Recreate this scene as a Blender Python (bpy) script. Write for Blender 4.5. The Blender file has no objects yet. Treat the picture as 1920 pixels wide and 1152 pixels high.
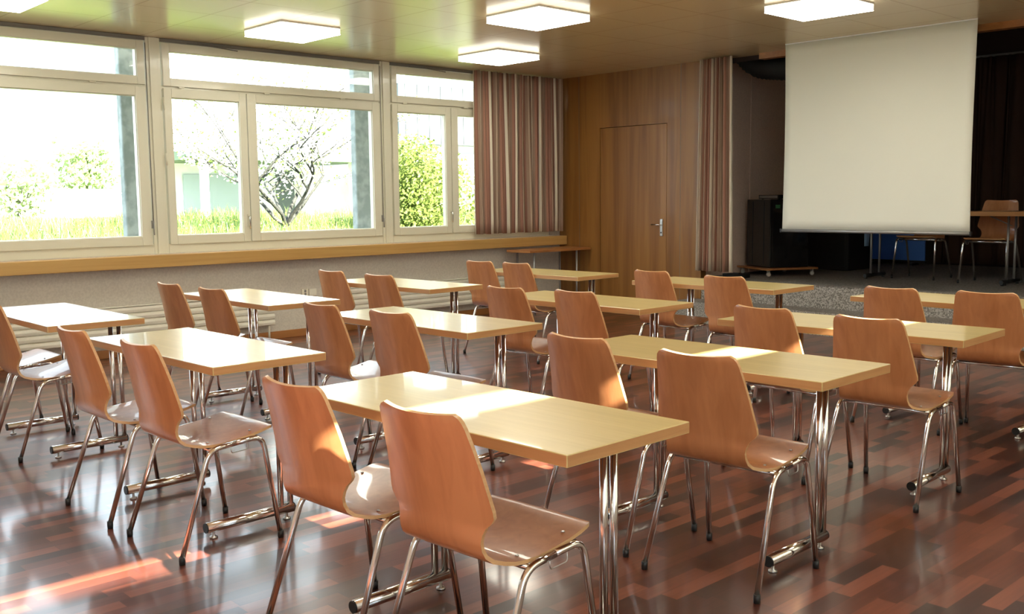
import bpy, bmesh, math, random
from mathutils import Vector, Matrix
PI = math.pi
scene = bpy.context.scene
COL = scene.collection

# ------------------------------------------------------------------ camera
cam_d = bpy.data.cameras.new('camera'); cam = bpy.data.objects.new('camera', cam_d); COL.objects.link(cam)
cam_d.sensor_width = 36.0; cam_d.lens = 36.0 * 1877.64 / 1920.0
cam_d.clip_start = 0.05; cam_d.clip_end = 300
_r = Vector((0.68566376, 0.7278345, -0.01105223)); _u = Vector((-0.07092748, 0.08191363, 0.99411239)); _f = Vector((-0.72445463, 0.68084293, -0.10778868))
cam.matrix_world = Matrix(((_r.x, _u.x, -_f.x, 0), (_r.y, _u.y, -_f.y, 0), (_r.z, _u.z, -_f.z, 1.36239), (0, 0, 0, 1)))
scene.camera = cam

# ------------------------------------------------------------------ sky, sun, exposure
world = bpy.data.worlds.new('sky'); scene.world = world; world.use_nodes = True
bg = world.node_tree.nodes['Background']; bg.inputs[0].default_value = (0.76, 0.88, 1.0, 1); bg.inputs[1].default_value = 5.6
sun_d = bpy.data.lights.new('sun', 'SUN'); sun = bpy.data.objects.new('sun', sun_d); COL.objects.link(sun)
sun_d.energy = 80.0; sun_d.angle = 0.009; sun_d.color = (1.0, 0.93, 0.80)
_el = math.radians(29.6)
sun.rotation_euler = Vector((-math.cos(_el), 0.0, -math.sin(_el))).to_track_quat('-Z', 'Y').to_euler()
vs = scene.view_settings
vs.view_transform = 'Standard'; vs.look = 'None'; vs.gamma = 1.0; vs.use_curve_mapping = False; vs.exposure = 0.33
scene.cycles.max_bounces = 10; scene.cycles.diffuse_bounces = 5; scene.cycles.glossy_bounces = 4
scene.cycles.transparent_max_bounces = 12; scene.cycles.sample_clamp_indirect = 8.0
LAMP = 15.0          # emission of the ceiling lamps' diffusers

# ------------------------------------------------------------------ room sizes
WX = -8.81          # window wall, inner face
FY = 9.12           # front wall
RX = 1.2            # right wall
BY = -1.6           # rear wall
CZ = 2.827          # ceiling
STZ = 0.46          # stage level
SX0 = -6.75         # left side wall of the stage
SY1 = 12.8          # rear of the stage

# ------------------------------------------------------------------ helpers
def link(o, parent=None):
    COL.objects.link(o)
    if parent is not None: o.parent = parent
    return o
def tag(o, label=None, cat=None, group=None, kind=None):
    if label: o['label'] = label
    if cat: o['category'] = cat
    if group: o['group'] = group
    if kind: o['kind'] = kind
    return o
def empty(name, loc=(0, 0, 0), rz=0.0, parent=None):
    o = bpy.data.objects.new(name, None); o.empty_display_size = 0.05
    o.location = loc; o.rotation_euler = (0, 0, rz)
    return link(o, parent)
class MB:
    def __init__(s): s.v = []; s.f = []; s.m = []; s.sm = []; s.uv = None
    def add(s, vs_, fs_, mi=0, smooth=False):
        b = len(s.v); s.v += [tuple(v) for v in vs_]
        for f in fs_: s.f.append([b + i for i in f]); s.m.append(mi); s.sm.append(smooth)
        return s
    def box(s, x0, x1, y0, y1, z0, z1, mi=0):
        v = [(x0, y0, z0), (x1, y0, z0), (x1, y1, z0), (x0, y1, z0), (x0, y0, z1), (x1, y0, z1), (x1, y1, z1), (x0, y1, z1)]
        return s.add(v, [(0, 3, 2, 1), (4, 5, 6, 7), (0, 1, 5, 4), (1, 2, 6, 5), (2, 3, 7, 6), (3, 0, 4, 7)], mi)
    def tube(s, path, r, seg=12, mi=0, cap=True, smooth=True):
        P = [Vector(p) for p in path]; n = len(P)
        rr = r if isinstance(r, (list, tuple)) else [r] * n
        t0 = (P[1] - P[0]).normalized()
        a = Vector((0, 0, 1)) if abs(t0.z) < .9 else Vector((1, 0, 0))
        N = t0.cross(a).normalized(); vs_ = []
        for i in range(n):
            t = ((P[min(i + 1, n - 1)] - P[i]).normalized() + (P[i] - P[max(i - 1, 0)]).normalized())
            t = t.normalized() if t.length > 1e-6 else t0
            N = (N - t * N.dot(t)).normalized(); B = t.cross(N)
            for k in range(seg):
                q = 2 * PI * k / seg; vs_.append(P[i] + (N * math.cos(q) + B * math.sin(q)) * rr[i])
        fs_ = [(i * seg + k, i * seg + (k + 1) % seg, (i + 1) * seg + (k + 1) % seg, (i + 1) * seg + k) for i in range(n - 1) for k in range(seg)]
        s.add(vs_, fs_, mi, smooth)
        if cap:
            b = len(s.v) - len(vs_)
            s.f.append([b + k for k in reversed(range(seg))]); s.m.append(mi); s.sm.append(False)
            s.f.append([b + (n - 1) * seg + k for k in range(seg)]); s.m.append(mi); s.sm.append(False)
        return s
    def cyl(s, c, r, h, seg=16, mi=0, axis='z', r2=None):
        c = Vector(c); d = {'x': Vector((1, 0, 0)), 'y': Vector((0, 1, 0)), 'z': Vector((0, 0, 1))}[axis]
        return s.tube([c, c + d * h], [r, r if r2 is None else r2], seg, mi)
    def build(s, name, mats, parent=None, bevel=0.0, segs=2, loc=None):
        me = bpy.data.meshes.new(name); me.from_pydata(s.v, [], s.f)
        if not isinstance(mats, (list, tuple)): mats = [mats]
        for m in mats: me.materials.append(m)
        me.polygons.foreach_set('material_index', s.m); me.polygons.foreach_set('use_smooth', s.sm)
        me.update()
        o = bpy.data.objects.new(name, me); link(o, parent)
        if bevel > 0:
            bm = bmesh.new(); bm.from_mesh(me)
            es = [e for e in bm.edges if len(e.link_faces) == 2 and e.calc_face_angle(0) > 0.7]
            bmesh.ops.bevel(bm, geom=es, offset=bevel, segments=segs, affect='EDGES', profile=0.5, clamp_overlap=True)
            bm.to_mesh(me); bm.free()
        if loc is not None: o.location = loc
        return o
def rounded(path, r, n=5):
    P = [Vector(p) for p in path]; out = [P[0]]
    for i in range(1, len(P) - 1):
        a = (P[i - 1] - P[i]); b = (P[i + 1] - P[i]); rr = min(r, a.length * .45, b.length * .45)
        A = P[i] + a.normalized() * rr; B = P[i] + b.normalized() * rr
        for k in range(n + 1):
            t = k / n; out.append(A * (1 - t) ** 2 + P[i] * 2 * t * (1 - t) + B * t * t)
    out.append(P[-1]); return out
def copy_tree(o, parent=None):
    c = o.copy(); COL.objects.link(c); c.parent = parent
    for ch in list(o.children): copy_tree(ch, c)
    return c
def struct(o): o['kind'] = 'structure'; return o

# ------------------------------------------------------------------ materials
def M(name, color=(.8, .8, .8), rough=.5, metal=0.0, spec=.5, coat=0.0, emit=None, es=1.0):
    m = bpy.data.materials.new(name); m.use_nodes = True; b = m.node_tree.nodes['Principled BSDF']
    b.inputs['Base Color'].default_value = (*color, 1); b.inputs['Roughness'].default_value = rough
    b.inputs['Metallic'].default_value = metal; b.inputs['Specular IOR Level'].default_value = spec
    b.inputs['Coat Weight'].default_value = coat
    if emit: b.inputs['Emission Color'].default_value = (*emit, 1); b.inputs['Emission Strength'].default_value = es
    return m
def nodes(m): return m.node_tree.nodes, m.node_tree.links, m.node_tree.nodes['Principled BSDF']
def ramp(nt, stops):
    r = nt.new('ShaderNodeValToRGB'); e = r.color_ramp.elements
    while len(e) > 1: e.remove(e[-1])
    e[0].position = stops[0][0]; e[0].color = (*stops[0][1], 1)
    for p, c in stops[1:]:
        q = e.new(p); q.color = (*c, 1)
    return r
def wood(name, dark, light, scale=(30, 30, 2), rough=.35, coat=.2, rnd=True, bump=.02, spec=.5, detail=6):
    """Veneer with grain stretched along the axis whose scale is lowest (object coordinates)."""
    m = M(name, light, rough, coat=coat, spec=spec); N, L, b = nodes(m)
    tc = N.new('ShaderNodeTexCoord'); mp = N.new('ShaderNodeMapping'); mp.inputs['Scale'].default_value = scale
    L.new(tc.outputs['Object'], mp.inputs['Vector'])
    if rnd:
        oi = N.new('ShaderNodeObjectInfo'); mu = N.new('ShaderNodeMath'); mu.operation = 'MULTIPLY'; mu.inputs[1].default_value = 37.0
        L.new(oi.outputs['Random'], mu.inputs[0]); L.new(mu.outputs[0], mp.inputs['Location'])
    n1 = N.new('ShaderNodeTexNoise'); n1.inputs['Scale'].default_value = 1.0; n1.inputs['Detail'].default_value = detail; n1.inputs['Distortion'].default_value = .6
    L.new(mp.outputs[0], n1.inputs['Vector'])
    n2 = N.new('ShaderNodeTexNoise'); n2.inputs['Scale'].default_value = .22; n2.inputs['Detail'].default_value = 2
    L.new(mp.outputs[0], n2.inputs['Vector'])
    mx = N.new('ShaderNodeMath'); mx.operation = 'MULTIPLY_ADD'; mx.inputs[1].default_value = .55
    L.new(n1.outputs[0], mx.inputs[0])
    m2 = N.new('ShaderNodeMath'); m2.operation = 'MULTIPLY'; m2.inputs[1].default_value = .45; L.new(n2.outputs[0], m2.inputs[0]); L.new(m2.outputs[0], mx.inputs[2])
    rp = ramp(N, [(.36, dark), (.62, light)]); L.new(mx.outputs[0], rp.inputs[0])
    L.new(rp.outputs[0], b.inputs['Base Color'])
    bp_ = N.new('ShaderNodeBump'); bp_.inputs['Strength'].default_value = bump; bp_.inputs['Distance'].default_value = .002
    L.new(n1.outputs[0], bp_.inputs['Height']); L.new(bp_.outputs[0], b.inputs['Normal'])
    return m
def speckle(m, c1, c2, scale, bump=0.0, lo=.4, hi=.6):
    N, L, b = nodes(m); g = N.new('ShaderNodeNewGeometry'); n = N.new('ShaderNodeTexNoise'); n.inputs['Scale'].default_value = scale; n.inputs['Detail'].default_value = 3
    L.new(g.outputs['Position'], n.inputs['Vector']); r = ramp(N, [(lo, c1), (hi, c2)]); L.new(n.outputs[0], r.inputs[0]); L.new(r.outputs[0], b.inputs['Base Color'])
    if bump:
        q = N.new('ShaderNodeBump'); q.inputs['Strength'].default_value = bump; q.inputs['Distance'].default_value = .005; L.new(n.outputs[0], q.inputs['Height']); L.new(q.outputs[0], b.inputs['Normal'])
    return m
MAT = {}
MAT['shell'] = wood('moulded_plywood', (.40, .155, .058), (.53, .225, .092), (26, 26, 1.6), rough=.33, coat=.25)
MAT['ply_edge'] = wood('plywood_edge', (.50, .27, .11), (.60, .36, .17), (10, 10, 90), rough=.45, coat=.1)
MAT['top'] = wood('beech_laminate', (.53, .405, .165), (.61, .475, .205), (2.2, 46, 46), rough=.28, coat=.35, bump=.01)
MAT['top_edge'] = wood('beech_edge_band', (.42, .20, .075), (.51, .265, .105), (3, 3, 60), rough=.4, coat=.1)
MAT['panel'] = wood('oak_veneer_wall', (.17, .066, .013), (.29, .130, .030), (14, 14, .7), rough=.42, coat=.05, rnd=False)
MAT['door'] = wood('oak_veneer_door', (.18, .069, .014), (.30, .135, .031), (15, 15, .65), rough=.42, coat=.05, rnd=False)
MAT['sill'] = wood('sill_veneer', (.44, .25, .075), (.54, .33, .11), (12, .9, 30), rough=.45, coat=.05, rnd=False)
MAT['brown_wood'] = wood('brown_veneer', (.30, .12, .035), (.42, .18, .055), (20, 2, 30), rough=.45, coat=.05)
MAT['chrome'] = M('chrome', (.78, .76, .74), .14, 1.0)
MAT['steel'] = M('brushed_steel', (.55, .54, .52), .3, 1.0)
MAT['grey_metal'] = M('grey_painted_metal', (.30, .29, .28), .4, .6)
MAT['rubber'] = M('black_plastic', (.012, .012, .012), .45)
MAT['clear_glide'] = M('pale_glide', (.55, .52, .48), .3)
MAT['frame_paint'] = M('cream_gloss_paint', (.66, .63, .50), .30, coat=.2)
MAT['dark_grey'] = M('grey_rail', (.16, .15, .13), .5)  # dark grey of the rails, stays, rods and panel joints
MAT['plaster'] = speckle(M('cream_wall', (.5, .45, .36), .75), (.56, .51, .44), (.62, .57, .49), 60, .1)
MAT['radiator'] = M('radiator_enamel', (.74, .71, .61), .4)
MAT['pink_wall'] = speckle(M('pink_grey_wall', (.4, .3, .25), .8), (.74, .54, .42), (.82, .61, .48), 90, .1)
MAT['lamp_frame'] = M('white_lamp_frame', (.8, .8, .78), .4)
MAT['diffuser'] = M('lamp_diffuser', (.9, .9, .86), .4, emit=(1.0, .97, .82), es=LAMP)
MAT['lamp_side'] = M('lamp_side_glass', (.85, .85, .8), .4, emit=(1.0, .95, .80), es=1.8)
MAT['black'] = M('black_lacquer', (.010, .010, .010), .12, coat=.3)
MAT['black_matt'] = M('black_matt', (.008, .008, .008), .7)
MAT['carpet'] = speckle(M('grey_carpet', (.2, .18, .16), .95, spec=.1), (.15, .135, .12), (.40, .365, .33), 95, .5)
MAT['stage_floor'] = speckle(M('stage_carpet', (.2, .18, .16), .95, spec=.1), (.17, .152, .135), (.27, .245, .22), 60, .3)
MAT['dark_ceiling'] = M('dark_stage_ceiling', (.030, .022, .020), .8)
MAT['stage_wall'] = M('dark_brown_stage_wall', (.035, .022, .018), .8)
MAT['screen'] = M('screen_cloth', (.70, .69, .60), .7, spec=.2)
MAT['blue'] = M('blue_cloth', (.07, .22, .70), .7)
MAT['pale_blue'] = M('pale_blue_cloth', (.28, .46, .75), .7)
MAT['concrete'] = speckle(M('concrete', (.5, .5, .5), .8), (.22, .25, .245), (.33, .36, .355), 10, .2)
MAT['ext_white'] = speckle(M('white_render', (.8, .8, .8), .8), (.80, .80, .79), (.88, .88, .87), 3, 0)
MAT['ext_grey'] = M('grey_sheeting', (.10, .115, .12), .6)
MAT['ext_green'] = M('green_fascia', (.10, .15, .08), .6)
MAT['ext_blue'] = M('blue_window_shade', (.36, .41, .43), .3)
MAT['soil'] = speckle(M('meadow_ground', (.15, .2, .05), .9), (.05, .08, .015), (.09, .12, .03), 2.0, 0)
MAT['bark'] = speckle(M('bark', (.1, .08, .06), .85), (.012, .013, .010), (.030, .030, .024), 30, .4)
MAT['leaf'] = M('young_leaves', (.15, .21, .05), .5)
MAT['leaf2'] = M('yellow_green_leaves', (.125, .17, .035), .5)
MAT['leaf3'] = M('mid_green_leaves', (.065, .12, .036), .5)
MAT['leaf_hazed'] = M('hazed_far_leaves', (.26, .34, .15), .6)  # distance haze is lightened into this leaf colour
MAT['petal'] = M('white_petals', (.86, .84, .82), .6)
MAT['yellow'] = M('yellow_flower_heads', (.40, .32, .03), .6)
MAT['plug'] = M('cream_plastic', (.78, .74, .62), .4)
MAT['green_sticker'] = M('green_label', (.03, .16, .07), .5)
for k in ('leaf', 'leaf2', 'leaf3', 'leaf_hazed', 'petal'):
    N, L, b = nodes(MAT[k]); out = N['Material Output']; tr = N.new('ShaderNodeBsdfTranslucent'); tr.inputs[0].default_value = b.inputs['Base Color'].default_value
    mx = N.new('ShaderNodeMixShader'); mx.inputs[0].default_value = .4; L.new(b.outputs[0], mx.inputs[1]); L.new(tr.outputs[0], mx.inputs[2]); L.new(mx.outputs[0], out.inputs['Surface'])
# window glass: clear pane, a little of the room mirrored in it
g = bpy.data.materials.new('window_glass'); g.use_nodes = True; N = g.node_tree.nodes; L = g.node_tree.links
N.remove(N['Principled BSDF']); tr = N.new('ShaderNodeBsdfTransparent'); tr.inputs[0].default_value = (.95, .97, .96, 1); gl = N.new('ShaderNodeBsdfGlossy'); gl.inputs['Roughness'].default_value = .02
lw = N.new('ShaderNodeLayerWeight'); lw.inputs[0].default_value = .5; pw = N.new('ShaderNodeMath'); pw.operation = 'POWER'; pw.inputs[1].default_value = 5.0; L.new(lw.outputs['Facing'], pw.inputs[0])
fr = N.new('ShaderNodeMath'); fr.operation = 'MULTIPLY_ADD'; fr.inputs[1].default_value = .9; fr.inputs[2].default_value = .035; L.new(pw.outputs[0], fr.inputs[0]); mx = N.new('ShaderNodeMixShader')
L.new(fr.outputs[0], mx.inputs[0]); L.new(tr.outputs[0], mx.inputs[1]); L.new(gl.outputs[0], mx.inputs[2]); L.new(mx.outputs[0], N['Material Output'].inputs['Surface'])
MAT['glass'] = g
# reddish three-strip parquet, strips along y
def mk_floor():
    m = M('red_parquet', (.2, .06, .03), .2, coat=.55); N, L, b = nodes(m)
    b.inputs['Coat Roughness'].default_value = .10
    ge = N.new('ShaderNodeNewGeometry'); sp = N.new('ShaderNodeSeparateXYZ'); L.new(ge.outputs['Position'], sp.inputs[0])
    def mth(op, a, c=None, v=None):
        n = N.new('ShaderNodeMath'); n.operation = op
        if isinstance(a, (int, float)): n.inputs[0].default_value = a
        else: L.new(a, n.inputs[0])
        if c is not None:
            if isinstance(c, (int, float)): n.inputs[1].default_value = c
            else: L.new(c, n.inputs[1])
        return n.outputs[0]
    xs = mth('DIVIDE', sp.outputs['X'], .067); row = mth('FLOOR', xs); fx = mth('SUBTRACT', xs, row)
    w1 = N.new('ShaderNodeTexWhiteNoise'); w1.noise_dimensions = '1D'; L.new(row, w1.inputs['W'])
    off = mth('MULTIPLY', w1.outputs['Value'], 7.0); ys = mth('ADD', mth('DIVIDE', sp.outputs['Y'], .36), off); cl = mth('FLOOR', ys); fy = mth('SUBTRACT', ys, cl)
    cb = N.new('ShaderNodeCombineXYZ'); L.new(row, cb.inputs[0]); L.new(cl, cb.inputs[1])
    w2 = N.new('ShaderNodeTexWhiteNoise'); w2.noise_dimensions = '2D'; L.new(cb.outputs[0], w2.inputs['Vector'])
    rp = ramp(N, [(0, (.030, .010, .008)), (.3, (.065, .018, .012)), (.65, (.135, .037, .021)), (1, (.215, .066, .036))]); L.new(w2.outputs['Value'], rp.inputs[0])
    mp = N.new('ShaderNodeMapping'); mp.inputs['Scale'].default_value = (60, 3.5, 1); L.new(ge.outputs['Position'], mp.inputs[0]); L.new(cb.outputs[0], mp.inputs['Location'])
    nz = N.new('ShaderNodeTexNoise'); nz.inputs['Scale'].default_value = 1; nz.inputs['Detail'].default_value = 4; L.new(mp.outputs[0], nz.inputs['Vector'])
    mr = N.new('ShaderNodeMapRange'); mr.inputs[3].default_value = .62; mr.inputs[4].default_value = 1.38; L.new(nz.outputs[0], mr.inputs[0])
    ml = N.new('ShaderNodeVectorMath'); ml.operation = 'SCALE'; L.new(rp.outputs[0], ml.inputs[0]); L.new(mr.outputs[0], ml.inputs['Scale'])
    # hairline joints
    jx = mth('LESS_THAN', mth('MINIMUM', fx, mth('SUBTRACT', 1.0, fx)), .012); jy = mth('LESS_THAN', mth('MINIMUM', fy, mth('SUBTRACT', 1.0, fy)), .003)
    j = mth('MULTIPLY', mth('MAXIMUM', jx, jy), .35); j2 = mth('SUBTRACT', 1.0, j)
    m3 = N.new('ShaderNodeVectorMath'); m3.operation = 'SCALE'; L.new(ml.outputs[0], m3.inputs[0]); L.new(j2, m3.inputs['Scale'])
    L.new(m3.outputs[0], b.inputs['Base Color'])
    n3 = N.new('ShaderNodeTexNoise'); n3.inputs['Scale'].default_value = 2.5; L.new(ge.outputs['Position'], n3.inputs['Vector'])
    r3 = N.new('ShaderNodeMapRange'); r3.inputs[3].default_value = .26; r3.inputs[4].default_value = .36; L.new(n3.outputs[0], r3.inputs[0]); L.new(r3.outputs[0], b.inputs['Roughness'])
    return m
MAT['floor'] = mk_floor()
# glossy metal ceiling panels with thin joints
def mk_ceiling():
    m = M('ceiling_panels', (.5, .4, .28), .26, spec=.5, coat=.35); N, L, b = nodes(m); b.inputs['Coat Roughness'].default_value = .16
    ge = N.new('ShaderNodeNewGeometry'); mp = N.new('ShaderNodeMapping'); mp.inputs['Location'].default_value = (7.48, -3.82, 0)
    L.new(ge.outputs['Position'], mp.inputs[0]); sp = N.new('ShaderNodeSeparateXYZ'); L.new(mp.outputs[0], sp.inputs[0])
    outs = []
    for ax, s in (('X', .63), ('Y', .60)):
        d = N.new('ShaderNodeMath'); d.operation = 'PINGPONG'; d.inputs[1].default_value = s / 2; L.new(sp.outputs[ax], d.inputs[0])
        q = N.new('ShaderNodeMath'); q.operation = 'LESS_THAN'; q.inputs[1].default_value = .005; L.new(d.outputs[0], q.inputs[0]); outs.append(q.outputs[0])
    mxm = N.new('ShaderNodeMath'); mxm.operation = 'MAXIMUM'; L.new(outs[0], mxm.inputs[0]); L.new(outs[1], mxm.inputs[1])
    mc = N.new('ShaderNodeMix'); mc.data_type = 'RGBA'; mc.inputs['A'].default_value = (.74, .61, .39, 1); mc.inputs['B'].default_value = (.56, .44, .27, 1)
    L.new(mxm.outputs[0], mc.inputs['Factor']); L.new(mc.outputs['Result'], b.inputs['Base Color'])
    n = N.new('ShaderNodeTexNoise'); n.inputs['Scale'].default_value = 1.3; L.new(ge.outputs['Position'], n.inputs['Vector'])
    bp_ = N.new('ShaderNodeBump'); bp_.inputs['Strength'].default_value = .05; bp_.inputs['Distance'].default_value = .02; L.new(n.outputs[0], bp_.inputs['Height']); L.new(bp_.outputs[0], b.inputs['Normal']); L.new(bp_.outputs[0], b.inputs['Coat Normal'])
    return m
MAT['ceiling'] = mk_ceiling()
# striped curtain: stripes run down, spaced along the cloth (U)
def mk_curtain(name, seed):
    m = M(name, (.3, .2, .15), .85, spec=.2); N, L, b = nodes(m)
    uv = N.new('ShaderNodeUVMap'); sp = N.new('ShaderNodeSeparateXYZ'); L.new(uv.outputs[0], sp.inputs[0])
    mu = N.new('ShaderNodeMath'); mu.operation = 'MULTIPLY'; mu.inputs[1].default_value = 1 / .26; L.new(sp.outputs['X'], mu.inputs[0])
    ad = N.new('ShaderNodeMath'); ad.operation = 'ADD'; ad.inputs[1].default_value = seed; L.new(mu.outputs[0], ad.inputs[0])
    f = N.new('ShaderNodeMath'); f.operation = 'FRACT'; L.new(ad.outputs[0], f.inputs[0])
    br = (.29, .195, .14); pk = (.34, .175, .125); cr = (.66, .59, .47); dk = (.24, .12, .09)
    r = ramp(N, [(0, cr), (.11, br), (.26, pk), (.40, dk), (.45, br), (.60, (.46, .36, .27)), (.64, br), (.78, pk), (.90, dk), (.96, cr)]); r.color_ramp.interpolation = 'CONSTANT'
    L.new(f.outputs[0], r.inputs[0])
    n = N.new('ShaderNodeTexNoise'); n.inputs['Scale'].default_value = 260; L.new(uv.outputs[0], n.inputs['Vector'])
    mr = N.new('ShaderNodeMapRange'); mr.inputs[3].default_value = .8; mr.inputs[4].default_value = 1.2; L.new(n.outputs[0], mr.inputs[0])
    v = N.new('ShaderNodeVectorMath'); v.operation = 'SCALE'; L.new(r.outputs[0], v.inputs[0]); L.new(mr.outputs[0], v.inputs['Scale']); L.new(v.outputs[0], b.inputs['Base Color'])
    return m
MAT['curtain'] = mk_curtain('striped_curtain_cloth', .0)
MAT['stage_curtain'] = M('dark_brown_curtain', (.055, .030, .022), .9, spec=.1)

# ------------------------------------------------------------------ room shell
BAY = 2.54; BAYS = [-1.08 + BAY * k for k in range(4)]          # left jamb of each window bay (bay width 2.40)
BAYS = [b for b in (-1.08, 1.46, 4.0, 6.54)]
o = MB().box(WX - .25, RX + .25, BY - .25, FY, -.12, 0).build('floor', MAT['floor']); struct(o)
c = MB().box(WX - .30, RX + .01, BY - .25, FY + .12, CZ, CZ + .25); o = c.build('ceiling', MAT['ceiling']); struct(o)
w = MB().box(WX - .25, WX, BY, FY + .2, -.12, .90).box(WX - .25, WX - .07, BY, FY + .2, 2.815, CZ)
w.box(WX - .25, WX, 8.94, FY + .2, .90, CZ)
w.box(WX - .25, WX, BY - .2, -1.12, .90, CZ)
struct(w.build('wall_left', MAT['plaster']))
# right wall: a clerestory slit near the ceiling lets the low sun in; blind opening and camera-side window added for fill
RT = .03
w = MB().box(RX, RX + RT, BY, FY, -.12, .9).box(RX, RX + RT, .75, .85, .9, 2.665).box(RX, RX + RT, .75, FY, 2.60, 2.665).box(RX, RX + RT, 6.6, FY, .9, 2.60).box(RX, RX + RT, BY, FY, 2.775, CZ)
w.box(RX, RX + RT, 4.9, FY, 2.665, 2.775).box(RX, RX + RT, BY, -1.4, .9, 2.775)
struct(w.build('wall_right', MAT['plaster']))
struct(MB().box(WX - .2, RX + .2, BY - .2, BY, -.12, CZ).build('wall_back', MAT['plaster']))
# front wall: oak panelling beside the door, then the header over the stage opening
w = MB().box(WX, -8.13, FY, FY + .12, -.12, CZ).box(-8.13, -7.12, FY, FY + .12, 2.19, CZ).box(-7.12, SX0 + .11, FY, FY + .095, -.12, CZ)
w.box(-8.13, -7.12, FY + .06, FY + .12, 0, 2.19)
struct(MB().box(.41, RX + .03, FY, FY + .12, -.12, CZ).build('wall_front_right', MAT['panel']))
wf = struct(w.build('wall_front', MAT['panel']))
struct(MB().box(-5.93, .4, FY - .005, FY + .10, 2.768, CZ).build('trim_1', MAT['brown_wood']))
struct(MB().box(SX0 - .1, .5, FY + .10, FY + .14, 2.78, 3.5).build('wall_stage_header', MAT['stage_wall']))
# thin joints between the veneer sheets
j = MB()
for x in (-8.47, -6.93): j.box(x - .002, x + .002, FY - .001, FY + .001, 0.02, CZ)
struct(j.build('trim_2', MAT['dark_grey']))
# flush door
dr = struct(empty('door_1', (-7.625, FY + .03, 0)))
MB().box(-.499, .499, -.028, .028, .008, 2.184).build('door_leaf', MAT['door'], dr, bevel=.002)
h = MB().box(.415, .455, -.040, -.028, .915, 1.112); o = h.build('handle_plate', MAT['steel'], dr, bevel=.004); 
h = MB().tube(rounded([(.435, -.038, 1.045), (.435, -.085, 1.045), (.33, -.088, 1.045)], .02), .009, 10); h.build('door_handle', MAT['chrome'], dr)
MB().cyl((.435, -.043, .955), .009, .006, 12, axis='y').build('keyhole', MAT['rubber'], dr)
# stage shell
struct(MB().box(SX0 - .12, SX0, FY + .1, SY1, -.1, 3.5).box(SX0 - .001, SX0 + .006, 10.22, 10.235, STZ, 3.4).build('wall_stage_left', MAT['pink_wall']))
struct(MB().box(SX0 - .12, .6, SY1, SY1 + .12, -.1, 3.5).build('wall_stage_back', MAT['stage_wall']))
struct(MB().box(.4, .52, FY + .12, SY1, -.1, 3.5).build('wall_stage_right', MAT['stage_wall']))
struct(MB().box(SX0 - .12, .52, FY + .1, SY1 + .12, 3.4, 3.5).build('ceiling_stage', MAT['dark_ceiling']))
st = tag(empty('stage', (-3.2, FY, 0)), 'raised grey carpeted stage below the projection screen', 'stage')
MB().box(SX0 + 3.212, .398 + 3.2, .012, SY1 - FY - .002, 0, STZ - .004).build('riser', MAT['carpet'], st)
MB().box(SX0 + 3.212, .398 + 3.2, 0, SY1 - FY - .002, STZ - .004, STZ).build('stage_floor', MAT['stage_floor'], st)
s2 = tag(empty('stage_step', (-3.2, FY - .31, 0)), 'long grey carpeted step in front of the stage', 'step')
MB().box(SX0 + 3.2, .4 + 3.2, 0, .30, 0, .226).build('step_riser', MAT['carpet'], s2)
MB().box(SX0 + 3.2, .4 + 3.2, -.002, .30, .226, .230).build('step_tread', MAT['stage_floor'], s2)
# baseboards
struct(MB().box(WX, WX + .016, BY, FY, 0, .075).build('baseboard_left', MAT['brown_wood'], bevel=.004))
# sill
struct(MB().box(WX - .02, -8.665, BY, 9.10, .785, .893).build('trim_3', MAT['sill'], bevel=.003))

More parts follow.
